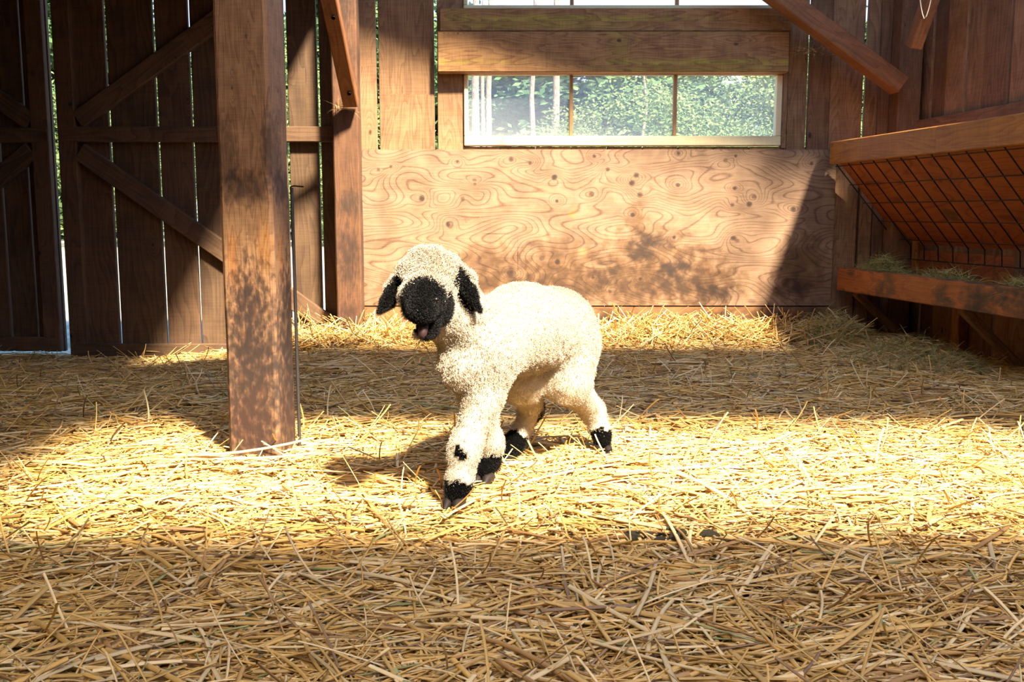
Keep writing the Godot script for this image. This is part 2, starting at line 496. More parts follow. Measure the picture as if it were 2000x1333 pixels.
	beam("brace", Vector3(-2.17, 0.965, -4.4815), Vector3(-3.05, 1.60, -4.4815), 0.082, 0.034, Vector3(1, 1, 0), M.door[1], d2)
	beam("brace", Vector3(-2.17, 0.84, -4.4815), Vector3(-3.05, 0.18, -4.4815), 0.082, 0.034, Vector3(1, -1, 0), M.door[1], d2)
	for d in [d1, d2]:
		d.position.z = 0.07
		d.scale.x = 0.985
	var lintel = structure("trim_3", "beam over the double doors")
	plank("board", Vector3(-3.1, 2.0, -4.38), Vector3(-0.78, BARN_TOP, -4.30), 0, M.plank[1], lintel)

	# right wall: turned a little off square, planks up to the loft, two openings towards the sun
	var wr = structure("wall_right", "dim vertical plank wall above the feeder")
	wr.position = Vector3(1.80, 0, -4.45)
	wr.rotation.y = 0.11
	# local: x outwards, z towards the camera
	var zz := 0.0
	i = 0
	while zz < 7.05:
		var wd := [0.13, 0.11, 0.15, 0.12, 0.17, 0.10][i % 6] as float
		var mid := zz + wd * 0.5
		var lo := -0.2
		var hi := BARN_TOP
		var cut := []
		if mid > 0.45 and mid < 2.1: cut = [1.42, 2.25]
		if mid > 3.3 and mid < 4.35: cut = [0.95, BARN_TOP]
		if cut: hi = cut[0]
		plank("plank", Vector3(0.0 + 0.006 * (i % 2), lo, zz + 0.003), Vector3(0.025 + 0.006 * (i % 2), hi, zz + wd - 0.003), 1, pl(i), wr)
		if cut and cut[1] < BARN_TOP:
			plank("plank", Vector3(0.0 + 0.006 * (i % 2), cut[1], zz + 0.003), Vector3(0.025 + 0.006 * (i % 2), BARN_TOP, zz + wd - 0.003), 1, pl(i), wr)
		zz += wd
		i += 1
	plank("ledger", Vector3(-0.04, 0.885, 0.10), Vector3(-0.001, 0.965, 2.6), 2, M.plank[1], wr)

	var wl = structure("wall_left", "plank wall on the left side of the barn")
	for k in 15:
		plank("plank", Vector3(-3.13, -0.2, -4.55 + k * 0.484), Vector3(-3.105, BARN_TOP, -4.55 + k * 0.484 + 0.482), 1, M.plank[1], wl)
	var wf = structure("wall_front", "plank wall behind the camera")
	for c in [[-3.13, 2.6, -0.2, BARN_TOP]]:
		var x: float = c[0]
		while x < c[1] - 0.01:
			plank("plank", Vector3(x, c[2], 2.61), Vector3(minf(x + 0.298, c[1]), c[3], 2.635), 1, M.plank[1], wf)
			x += 0.3
	# low loft over the left bay, added out of view to shade the doors
	var lo_ = structure("added_trim_4", "added low loft out of view that shades the doors")
	plank("beam", Vector3(-3.1, 1.12, -2.33), Vector3(-0.66, 1.34, -2.20), 0, M.plank[1], lo_)
	plank("added_fascia", Vector3(-3.1, 1.345, -2.33), Vector3(-0.66, BARN_TOP, -2.30), 0, M.plank[1], lo_)
	for k in 8:
		plank("board", Vector3(-3.1 + k * 0.29, 1.57, -4.37), Vector3(-3.1 + k * 0.29 + 0.287, 1.60, -2.335), 2, pl(k), lo_)
	# loft floor overhead with two open hatches
	var ce = structure("ceiling", "loft floor overhead with open hatches")
	for c in [[-3.15, -1.6, -2.65, 1.4], [-1.6, 0.0, 0.82, 1.4], [-3.15, 0.0, 1.4, 2.40], [0.0, 2.6, 1.95, 2.40], [-3.15, -0.5, 2.40, 4.6]]:
		plank("loft_panel", Vector3(c[0], BARN_TOP + 0.002, -c[3]), Vector3(c[1], BARN_TOP + 0.04, -c[2]), 0, M.plank[1], ce)
	# pale translucent sheets, added out of view to brighten the inside with soft light
	for c in [[-1.6, 2.6, -2.65, 0.06], [-1.6, 0.15, 0.06, 0.82], [0.0, 2.6, 0.82, 1.95]]:
		plank("added_rooflight", Vector3(c[0], BARN_TOP + 0.004, -c[3]), Vector3(c[1], BARN_TOP + 0.008, -c[2]), 0, M.added_rooflight, ce, 0.0005)
	var sk := CSGPolygon3D.new()
	sk.polygon = PackedVector2Array([Vector2(-0.5, 4.6), Vector2(-0.5, 3.72), Vector2(2.6, 3.10), Vector2(2.6, 4.6)])
	sk.depth = 0.035
	sk.name = "loft_panel"
	sk.material = M.plank[1]
	ce.add_child(sk, true)
	sk.transform = Transform3D(Basis(Vector3(1, 0, 0), Vector3(0, 0, -1), Vector3(0, 1, 0)), Vector3(0, BARN_TOP + 0.04, 0))

func sheet(w: float, h: float, t: float) -> ArrayMesh:
	var st := SurfaceTool.new()
	st.begin(Mesh.PRIMITIVE_TRIANGLES)
	var a := w * 0.5
	var b := h * 0.5
	var c := t * 0.5
	var uv := func(p: Vector3) -> Vector2: return Vector2(p.x / w + 0.5, 0.5 - p.y / h)
	for q in [[Vector3(-a, b, c), Vector3(a, b, c), Vector3(a, -b, c), Vector3(-a, -b, c)], [Vector3(-a, b, -c), Vector3(a, b, -c), Vector3(a, -b, -c), Vector3(-a, -b, -c)],
			[Vector3(-a, b, c), Vector3(a, b, c), Vector3(a, b, -c), Vector3(-a, b, -c)], [Vector3(-a, -b, c), Vector3(a, -b, c), Vector3(a, -b, -c), Vector3(-a, -b, -c)],
			[Vector3(-a, b, c), Vector3(-a, -b, c), Vector3(-a, -b, -c), Vector3(-a, b, -c)], [Vector3(a, b, c), Vector3(a, -b, c), Vector3(a, -b, -c), Vector3(a, b, -c)]]:
		face(st, q, [uv.call(q[0]), uv.call(q[1]), uv.call(q[2]), uv.call(q[3])], Vector3.ZERO)
	return st.commit()

func sash(called: String, label: String, y0: float, y1: float):
	var s = structure(called, label)
	var x0 := -0.214
	var x1 := 1.204
	var ts := Vector2(0.2, 1.45)
	plank("frame_rail", Vector3(x0, y0, -4.485), Vector3(x1, y0 + 0.043, -4.437), 0, M.paint, s, 0.003, ts)
	plank("frame_rail", Vector3(x0, y1 - 0.022, -4.485), Vector3(x1, y1, -4.437), 0, M.muntin, s, 0.003, ts)
	plank("frame_stile", Vector3(x0, y0 + 0.043, -4.485), Vector3(x0 + 0.018, y1 - 0.022, -4.437), 1, M.paint, s, 0.003, ts)
	plank("frame_stile", Vector3(x1 - 0.024, y0 + 0.043, -4.485), Vector3(x1, y1 - 0.022, -4.437), 1, M.paint, s, 0.003, ts)
	for x in [0.265, 0.730]:
		plank("muntin", Vector3(x - 0.008, y0 + 0.043, -4.48), Vector3(x + 0.008, y1 - 0.022, -4.45), 1, M.muntin, s, 0.003, ts)
	for c in [[-0.196, 0.257], [0.273, 0.722], [0.738, 1.180]]:
		plank("pane", Vector3(c[0], y0 + 0.043, -4.468), Vector3(c[1], y1 - 0.022, -4.465), 1, M.glass, s, 0.0005, ts)

func build_timber():
	# near post
	var p = base("wooden_post", Vector3(-0.592, 0, -2.265))
	tag(p, "thick rough wooden post in front, dark and greasy towards its foot", "post")
	p.rotation.y = -0.10
	part("timber", square_post(0.122, 0.122, -0.06, BARN_TOP, 0.008), M.post, p)
	var rod = part("steel_rod", tube([Vector3(0.074, -0.02, -0.045), Vector3(0.0735, 0.3, -0.045), Vector3(0.0725, 0.62, -0.045)], 0.0042, 8), M.steel, p)
	part("hook", tube([Vector3(0.0725, 0.575, -0.045), Vector3(0.072, 0.612, -0.042), Vector3(0.072, 0.622, -0.040), Vector3(0.08, 0.624, -0.038), Vector3(0.104, 0.622, -0.036)], 0.0018, 6), M.bolt, rod)
	# post at the door jamb
	var q = base("wooden_post", Vector3(-0.714, 0, -4.295))
	tag(q, "narrow brown wooden post between the dark door and the plywood", "post")
	part("timber", square_post(0.110, 0.09, -0.10, BARN_TOP, 0.006), M.post2, q)
	# knee brace on that post, rising towards the camera
	var b = base("knee_brace", Vector3(-0.68, 1.02, -4.20))
	tag(b, "orange bolted knee brace on the narrow post beside the door", "brace")
	var tb = beam("timber", Vector3(0, 0.0, -0.01), Vector3(-0.03, 0.62, 0.62), 0.062, 0.05, Vector3(1, 0, 0), M.brace, b)
	for t in [0.09, 0.50]:
		var c := Vector3(0, 0.0, -0.01).lerp(Vector3(-0.03, 0.62, 0.62), t)
		var bo = part("bolt", tube([c + Vector3(0.008, -0.015, 0.015), c + Vector3(0.008, -0.024, 0.024)], 0.008, 8), M.bolt, tb)
		bo.transform = tb.transform.affine_inverse()
	# corner post and braces
	var cp = base("wooden_post", Vector3(1.735, 0, -4.395))
	tag(cp, "dark post in the back right corner beyond the feeder", "post")
	part("timber", square_post(0.10, 0.10, -0.15, BARN_TOP, 0.005), M.plank[1], cp)
	var br = base("diagonal_brace", Vector3(1.66, 1.10, -4.27))
	tag(br, "diagonal timber brace rising left from the corner across the upper window", "brace")
	beam("timber", Vector3(0.0, 0.0, 0.0), Vector3(-1.25, 0.87, 0.0), 0.075, 0.10, Vector3(1, 1, 0), M.brace, br)
	var b3 = base("diagonal_brace", Vector3(1.64, 1.235, -4.10))
	tag(b3, "short dark brace at the right wall with a cord hanging over it", "brace")
	beam("timber", Vector3(0, 0, 0), Vector3(0.10, 0.62, 0.28), 0.05, 0.07, Vector3(1, 0, 0), M.brace, b3)
	var co = base("cord", Vector3(1.61, 1.29, -4.0))
	tag(co, "thin pale cord looped over the short brace", "cord")
	var pts := []
	for k in 13:
		var t := k / 12.0
		pts.append(Vector3(-0.012 + 0.075 * t, 0.40 * pow(absf(t - 0.35) / 0.65, 1.6) + 0.03, 0.02 + 0.05 * t))
	part("strand", tube(pts, 0.0022, 6), M.cord, co)

func square_post(w: float, d: float, y0: float, y1: float, bev: float) -> ArrayMesh:
	# chamfered and slightly wavy; texture once over the length, once over each face
	var st := SurfaceTool.new()
	st.begin(Mesh.PRIMITIVE_TRIANGLES)
	var n := 24
	var ring := func(t: float) -> Array:
		var y := lerpf(y0, y1, t)
		var k := 1.0 + 0.012 * sin(t * 37.0) + 0.008 * sin(t * 81.0)
		var a := w * 0.5 * k
		var b := d * 0.5
		return [Vector3(-a + bev, y, b), Vector3(a - bev, y, b), Vector3(a, y, b - bev), Vector3(a, y, -b + bev), Vector3(a - bev, y, -b), Vector3(-a + bev, y, -b), Vector3(-a, y, -b + bev), Vector3(-a, y, b - bev)]
	var us := [0.04, 0.92, 0.98, 1.6, 1.66, 2.5, 2.56, 3.0, 3.04]
	for j in n:
		var r0 = ring.call(float(j) / n)
		var r1 = ring.call(float(j + 1) / n)
		for k in 8:
			var k2 := (k + 1) % 8
			var v0 := 1.0 - float(j) / n
			var v1 := 1.0 - float(j + 1) / n
			# the visible stretch (0 .. 1.05 m) uses the whole sheet
			var vv0 := 1.0 - (lerpf(y0, y1, float(j) / n)) / 1.1
			var vv1 := 1.0 - (lerpf(y0, y1, float(j + 1) / n)) / 1.1
			face(st, [r0[k], r1[k], r1[k2], r0[k2]], [Vector2(us[k], vv0), Vector2(us[k], vv1), Vector2(us[k + 1], vv1), Vector2(us[k + 1], vv0)], Vector3(0, (y0 + y1) * 0.5 if false else r0[k].y, 0))
	for y in [y0, y1]:
		var r = ring.call(0.0 if y == y0 else 1.0)
		var uv := []
		for v in r: uv.append(Vector2(v.x * 4.0, v.z * 4.0))
		face(st, r, uv, Vector3(0, (y0 + y1) * 0.5, 0))
	return st.commit()

func build_feeder():
	var f = base("hay_feeder", Vector3(1.420, 0, -4.375))
	tag(f, "orange wooden hay feeder with slanted wire rack along the right wall", "feeder")
	# local x runs from its far end towards the camera, local z into the room
	f.transform.basis = Basis(Vector3(0.156, 0, 0.988), Vector3.UP, Vector3(-0.988, 0, 0.156))
	var L := 2.1
	plank("top_rail", Vector3(0, 0.776, -0.022), Vector3(L, 0.874, 0.016), 0, M.feeder, f, 0.004, Vector2(0.3, 1.7))
	# slanted plywood behind the wire: from under the rail back to the wall
	var a := Vector3(0, 0.80, -0.026)
	var b := Vector3(0, 0.43, -0.36)
	var dn := (b - a)
	var pn = part("slant_panel", sheet(L, dn.length(), 0.012), M.feeder_ply, f)
	pn.transform = Transform3D(Basis(Vector3(1, 0, 0), -dn.normalized(), Vector3(1, 0, 0).cross(-dn.normalized())), (a + b) * 0.5 + Vector3(L * 0.5, 0, 0))
	plank("end_cleat", Vector3(0.10, 0.31, -0.375), Vector3(0.14, 0.44, -0.34), 1, M.feeder, f)
	var out := Vector3(0, -dn.normalized().z, dn.normalized().y) * -1.0
	out = Vector3(0, -0.66, 0.75).normalized() if out.y > 0.0 else out
	var a2 := Vector3(0, 0.777, -0.012)
	var b2 := Vector3(0, 0.42, -0.325)
	var rack = part("wire_rack", tube([b2 + Vector3(0, -0.06, -0.004), b2 + Vector3(L, -0.06, -0.004)], 0.0026, 6), M.wire, f)
	for k in 21:
		var x := 0.012 + k * 0.1035
		if x > L: break
		part("wire", tube([a2 + Vector3(x, 0, 0), b2 + Vector3(x, 0, 0), b2 + Vector3(x, -0.06, -0.004)], 0.0026, 6), M.wire, rack)
	for k in 5:
		var c := a2.lerp(b2, 0.02 + k * 0.225)
		part("wire", tube([c + Vector3(0, -0.003, 0.003), c + Vector3(L, -0.003, 0.003)], 0.0022, 6), M.wire, rack)
	# trough below
	plank("trough_front", Vector3(0, 0.217, -0.078), Vector3(L, 0.320, -0.045), 0, M.trough, f, 0.004, Vector2(0.2, 1.4))
	plank("trough_bottom", Vector3(0.10, 0.219, -0.37), Vector3(L, 0.240, -0.0785), 0, M.feeder, f)
	plank("trough_back", Vector3(0.10, 0.2405, -0.37), Vector3(L, 0.40, -0.356), 0, M.feeder_ply, f)
	plank("trough_end", Vector3(0.004, 0.22, -0.26), Vector3(0.022, 0.32, -0.079), 2, M.feeder, f)
	for x in [0.07, 0.85, 1.65]:
		beam("strut", Vector3(x, 0.212, -0.10), Vector3(x, -0.02, -0.36), 0.04, 0.03, Vector3(1, 0, 0), M.plank[0], f)
	for x in [0.45, 1.3]:
		plank("leg", Vector3(x, -0.05, -0.37), Vector3(x + 0.05, 0.218, -0.32), 1, M.feeder, f)

# ---------------------------------------------------------------- straw
func straw_mesh(sd: int) -> ArrayMesh:
	rng.seed = sd
	var st := SurfaceTool.new()
	st.begin(Mesh.PRIMITIVE_TRIANGLES)
	var n := 6
	var bend := rng.randf_range(-0.07, 0.07)
	var lift := rng.randf_range(-0.03, 0.05)
	var kink := rng.randf_range(0.2, 0.8)
	var ka := rng.randf_range(-0.10, 0.10) if sd % 2 else 0.0
	var flat := rng.randf_range(0.35, 0.95)
	var rows := []
	for i in n + 1:
		var t := float(i) / n
		var x := t - 0.5
		var c := Vector3(x, lift * (1.0 - 4.0 * x * x), bend * (1.0 - 4.0 * x * x) + ka * maxf(0.0, t - kink))
		rows.append(c)
	var sides := 6
	for i in n:
		for k in sides:
			var q := []
			for m in [[i, k], [i + 1, k], [i + 1, k + 1], [i, k + 1]]:
				var an: float = TAU * m[1] / sides
				var nv := Vector3(0, cos(an), sin(an))
				var pos: Vector3 = rows[m[0]]
				# width is in the y/z scale of the copy: the curve offsets are stored times length later
				q.append([pos, nv])
			for m in [0, 1, 2, 0, 2, 3]:
				st.set_normal(q[m][1])
				st.add_vertex(Vector3(q[m][0].x, q[m][0].y * 30.0 + q[m][1].y * 0.5 * flat, q[m][0].z * 30.0 + q[m][1].z * 0.5))
	return st.commit()

func straw_colour() -> Color:
	var v := rng.randf_range(0.75, 1.12)
	var r := rng.randf()
	if r < 0.52: return Color(0.67 * v, 0.41 * v, 0.11 * v)
	if r < 0.80: return Color(0.80 * v, 0.60 * v, 0.29 * v)
	if r < 0.93: return Color(0.42 * v, 0.23 * v, 0.07 * v)
	if r < 0.97: return Color(0.30 * v, 0.17 * v, 0.07 * v)
	return Color(0.36 * v, 0.36 * v, 0.12 * v)

func build_straw():
	var beds := []
	var s = base("straw_bedding")
	tag(s, "loose golden straw bedding covering the barn floor", "straw", "", "stuff")
	var kinds := 10
	var xf := []
	var cl := []
	for k in kinds:
		xf.append([])
		cl.append([])
	rng.seed = 4242
	var put := func(p: Vector3, az: float, pitch: float, ln: float, wd: float, c: Color):
		var k := rng.randi() % kinds
		var bx := Basis(Vector3.UP, az) * Basis(Vector3(0, 0, 1), pitch) * Basis(Vector3(1, 0, 0), rng.randf_range(-0.5, 0.5))
		# the curve is stored 30 times too large against the width: keep bends in proportion to length
		var sc := wd
		bx = bx * Basis.from_scale(Vector3(ln, sc, sc * clampf(ln / (30.0 * wd), 0.6, 1.6)))
		xf[k].append(Transform3D(bx, p))
		cl[k].append(c)
	var count := 120000
	for i in count:
		var d: float
		var x: float
		var u := rng.randf()
		if u < 0.86:
			# more pieces where the eye is near
			d = 0.85 + 3.65 * pow(rng.randf(), 1.25)
			var half := d * 0.60 + 0.35
			x = rng.randf_range(-half, half)
		else:
			d = rng.randf_range(-1.6, 4.45)
			x = rng.randf_range(-3.0, 2.0)
		if x > 2.05 or x < -3.05: continue
		var top := pow(rng.randf(), 0.7)
		var y := gh(x, d) - 0.040 + 0.041 * top
		var az := rng.randf() * TAU
		if rng.randf() < 0.45: az = rng.randfn(0.12, 0.45) + (PI if rng.randf() < 0.5 else 0.0)
		var ln := rng.randf_range(0.05, 0.17)
		if rng.randf() < 0.14: ln = rng.randf_range(0.17, 0.32)
		if rng.randf() < 0.18: ln = rng.randf_range(0.015, 0.05)
		var wd := rng.randf_range(0.0024, 0.0056)
		if rng.randf() < 0.14: wd = rng.randf_range(0.0055, 0.009)
		put.call(Vector3(x, y, -d), az, rng.randfn(0.0, 0.07), ln, wd, straw_colour())
	# straws that stick up out of the litter
	for i in 2600:
		var d := 1.0 + 3.4 * rng.randf()
		var half := d * 0.6 + 0.3
		var x := rng.randf_range(-half, half)
		var ln := rng.randf_range(0.05, 0.15)
		var pit := rng.randf_range(0.2, 0.8)
		put.call(Vector3(x, gh(x, d) - 0.006 + sin(pit) * ln * 0.36, -d), rng.randf() * TAU, pit, ln, rng.randf_range(0.0016, 0.004), straw_colour())
	# heaped along the back wall and round the post feet
	for i in 5200:
		var x := rng.randf_range(-0.72, 1.55)
		var off := absf(rng.randfn(0.0, 0.14))
		if off > 0.45: continue
		var d := 4.40 - off
		var ln := rng.randf_range(0.05, 0.20)
		var pit := absf(rng.randfn(0.0, 0.30))
		put.call(Vector3(x, gh(x, d) + 0.03 * rng.randf() * (1.0 - off * 2.0) + sin(pit) * ln * 0.4, -d), rng.randf() * TAU, pit, ln, rng.randf_range(0.0024, 0.0055), straw_colour())
	for i in 900:
		var x := rng.randf_range(-1.15, -0.62)
		var d := rng.randf_range(4.0, 4.42)
		var pit := absf(rng.randfn(0.0, 0.35))
		var ln := rng.randf_range(0.06, 0.2)
		put.call(Vector3(x, gh(x, d) + 0.05 * rng.randf() + sin(pit) * ln * 0.4, -d), rng.randf() * TAU, pit, ln, rng.randf_range(0.0024, 0.005), straw_colour())
	# a few long pieces leaning across the foot of the near post
	for a in [[Vector3(-0.60, 0.045, -2.12), 2.95, 0.16, 0.34, 0.0075], [Vector3(-0.56, 0.035, -2.10), 2.86, 0.10, 0.36, 0.006], [Vector3(-0.50, 0.018, -2.02), 2.80, 0.06, 0.40, 0.0055], [Vector3(-0.66, 0.03, -2.06), 2.7, 0.12, 0.22, 0.0045], [Vector3(-0.70, 0.03, -2.12), 1.0, 0.5, 0.09, 0.005]]:
		put.call(a[0], a[1], -a[2], a[3], a[4], Color(0.74, 0.55, 0.27))
	for k in kinds:
		var mm := MultiMesh.new()
		mm.transform_format = MultiMesh.TRANSFORM_3D
		mm.use_colors = true
		mm.mesh = straw_mesh(900 + k)
		mm.instance_count = xf[k].size()
		for j in xf[k].size():
			mm.set_instance_transform(j, xf[k][j])
			mm.set_instance_color(j, cl[k][j])
		var o := MultiMeshInstance3D.new()
		o.name = "straw"
		o.multimesh = mm
		o.material_override = M.straw
		o.set_meta("kind", "stuff")
		s.add_child(o, true)

func wisp(st: SurfaceTool, p: Vector3, dir: Vector3, ln: float, wd: float, c: Color, droop: float):
	var side := dir.cross(Vector3(rng.randfn(), rng.randfn(), rng.randfn())).normalized() * wd * 0.5
	var prev := p
	for k in 4:
		var t := (k + 1) / 4.0
		var nx := p + dir * ln * t + Vector3(0, -droop * t * t, 0)
		var w0 := 1.0 - k / 4.5
		var w1 := 1.0 - (k + 1) / 4.5
		var up := side.cross(nx - prev).normalized()
		for v in [prev - side * w0, nx - side * w1, nx + side * w1, prev - side * w0, nx + side * w1, prev + side * w0]:
			st.set_color(c)
			st.set_normal(up)
			st.add_vertex(v)
		prev = nx

func hay_pile(called: String, label: String, at: Vector3, size: Vector3, n: int, green: float, sd: int, group := ""):
	rng.seed = sd
	var st := SurfaceTool.new()
	st.begin(Mesh.PRIMITIVE_TRIANGLES)
	for i in n:
		var an := rng.randf() * TAU
		var r := sqrt(rng.randf())
		var p := Vector3(cos(an) * r * size.x, size.y * (1.0 - r * r) * rng.randf(), sin(an) * r * size.z)
		var dir := Vector3(rng.randfn(), rng.randf_range(-0.2, 0.9), rng.randfn()).normalized()
		var v := rng.randf_range(0.6, 1.15)
		var c := Color(0.36 * v, 0.37 * v, 0.11 * v) if rng.randf() < green else Color(0.55 * v, 0.38 * v, 0.14 * v)
		wisp(st, p, dir, rng.randf_range(0.03, 0.10), rng.randf_range(0.0015, 0.0035), c, rng.randf_range(0.0, 0.05))
	var o = part(called, st.commit(), M.hay, self, at)
	o.name = numbered(called)
	tag(o, label, "hay", group)
	return o

func build_hay():
	var fb := Transform3D(Basis(Vector3(0.156, 0, 0.988), Vector3.UP, Vector3(-0.988, 0, 0.156)), Vector3(1.420, 0, -4.375))
	var a = hay_pile("hay_clump", "green hay tuft at the far end of the trough", fb * Vector3(0.22, 0.30, -0.14), Vector3(0.16, 0.085, 0.055), 1000, 0.8, 21, "hay left in the trough")
	a.rotation.y = atan2(-0.988, 0.156)
	var b = hay_pile("hay_clump", "low hay tuft in the middle of the trough", fb * Vector3(0.66, 0.295, -0.14), Vector3(0.22, 0.05, 0.055), 1000, 0.7, 22, "hay left in the trough")
	b.rotation.y = atan2(-0.988, 0.156)
	var c = hay_pile("hay_clump", "hay tuft in the trough at the right picture edge", fb * Vector3(1.15, 0.295, -0.14), Vector3(0.16, 0.05, 0.055), 800, 0.75, 23, "hay left in the trough")
	c.rotation.y = atan2(-0.988, 0.156)
	hay_pile("hay_heap", "shaggy green hay heap on the floor in the corner under the trough", Vector3(1.40, -0.01, -4.22), Vector3(0.19, 0.16, 0.15), 2000, 0.5, 24)
	hay_pile("hay_heap", "ragged dark hay litter along the floor below the trough", Vector3(1.56, -0.01, -3.72), Vector3(0.24, 0.10, 0.34), 2000, 0.35, 25)

func build_wisps():
	hay_pile("hay_wisp", "few hay stalks caught at the foot of the knee brace", Vector3(-0.725, 1.00, -4.235), Vector3(0.03, 0.06, 0.012), 26, 0.1, 31)
	hay_pile("hay_wisp", "cobwebbed hay stalks caught under the diagonal brace by the window", Vector3(1.33, 1.25, -4.36), Vector3(0.10, 0.09, 0.03), 60, 0.1, 32)

# ---------------------------------------------------------------- lamb
func field_mesh(bones: Array, cell: float, k: float) -> Dictionary:
	var lo := Vector3(9, 9, 9)
	var hi := -lo
	for b in bones:
		var r: float = maxf(b[6], b[7]) + 0.03
		for p in [Vector3(b[0], b[1], b[2]), Vector3(b[3], b[4], b[5])]:
			lo = lo.min(p - Vector3(r, r, r))
			hi = hi.max(p + Vector3(r, r, r))
	var nx := int((hi.x - lo.x) / cell) + 2
	var ny := int((hi.y - lo.y) / cell) + 2
	var nz := int((hi.z - lo.z) / cell) + 2
	var s := PackedFloat32Array()
	s.resize(nx * ny * nz)
	for b in bones:
		var a := Vector3(b[0], b[1], b[2])
		var e := Vector3(b[3], b[4], b[5])
		var ab := e - a
		var l2 := maxf(ab.length_squared(), 1e-8)
		var ra: float = b[6]
		var dr: float = b[7] - ra
		var r: float = maxf(b[6], b[7]) + 0.03
		var l := ((a.min(e) - Vector3(r, r, r) - lo) / cell).floor().max(Vector3.ZERO)
		var u := ((a.max(e) + Vector3(r, r, r) - lo) / cell).ceil().min(Vector3(nx - 1, ny - 1, nz - 1))
		for z in range(int(l.z), int(u.z) + 1):
			for y in range(int(l.y), int(u.y) + 1):
				var row := (z * ny + y) * nx
				for x in range(int(l.x), int(u.x) + 1):
					var p := lo + Vector3(x, y, z) * cell - a
					var t := clampf(p.dot(ab) / l2, 0.0, 1.0)
					s[row + x] += exp(-k * ((p - ab * t).length() - ra - dr * t))
	var verts := PackedVector3Array()
	var id := PackedInt32Array()
	id.resize(nx * ny * nz)
	var sy := nx
	var szz := nx * ny
	var corner := [0, 1, sy, sy + 1, szz, szz + 1, szz + sy, szz + sy + 1]
	var cpos := [Vector3(0, 0, 0), Vector3(1, 0, 0), Vector3(0, 1, 0), Vector3(1, 1, 0), Vector3(0, 0, 1), Vector3(1, 0, 1), Vector3(0, 1, 1), Vector3(1, 1, 1)]
	var edges := [[0, 1], [2, 3], [4, 5], [6, 7], [0, 2], [1, 3], [4, 6], [5, 7], [0, 4], [1, 5], [2, 6], [3, 7]]
	for z in nz - 1:
		for y in ny - 1:
			var row := (z * ny + y) * nx
			for x in nx - 1:
				var i := row + x
				var c := 0
				if s[i] > 1.0: c += 1
				if s[i + 1] > 1.0: c += 1
				if s[i + sy] > 1.0: c += 1
				if s[i + sy + 1] > 1.0: c += 1
				if s[i + szz] > 1.0: c += 1
				if s[i + szz + 1] > 1.0: c += 1
				if s[i + szz + sy] > 1.0: c += 1
				if s[i + szz + sy + 1] > 1.0: c += 1
				if c == 0 or c == 8: continue
				var sum := Vector3.ZERO
				var n := 0
				for ed in edges:
					var va := s[i + corner[ed[0]]]
					var vb := s[i + corner[ed[1]]]
					if (va > 1.0) != (vb > 1.0):
						var fa := log(maxf(va, 1e-9))
						var fb := log(maxf(vb, 1e-9))
						sum += cpos[ed[0]].lerp(cpos[ed[1]], fa / (fa - fb))
						n += 1
				verts.append(lo + (Vector3(x, y, z) + sum / n) * cell)
				id[i] = verts.size()
	var tris := PackedInt32Array()
	for z in range(1, nz - 1):
		for y in range(1, ny - 1):
			var row := (z * ny + y) * nx
			for x in range(1, nx - 1):
				var i := row + x
				var here := s[i] > 1.0
				for ax in 3:
					var st: int = [1, sy, szz][ax]
					if here == (s[i + st] > 1.0): continue
					var u: int = [sy, szz, 1][ax]
					var v: int = [szz, 1, sy][ax]
					var a := id[i] - 1
					var b := id[i - u] - 1
					var c := id[i - u - v] - 1
					var d := id[i - v] - 1
					if a < 0 or b < 0 or c < 0 or d < 0: continue
					if here: tris.append_array(PackedInt32Array([a, c, b, a, d, c]))
					else: tris.append_array(PackedInt32Array([a, b, c, a, c, d]))
	var nor := PackedVector3Array()
	nor.resize(verts.size())
	for t in range(0, tris.size(), 3):
		var cr := (verts[tris[t + 2]] - verts[tris[t]]).cross(verts[tris[t + 1]] - verts[tris[t]])
		for m in 3: nor[tris[t + m]] += cr
	for j in nor.size(): nor[j] = nor[j].normalized()
	return {"v": verts, "n": nor, "t": tris}

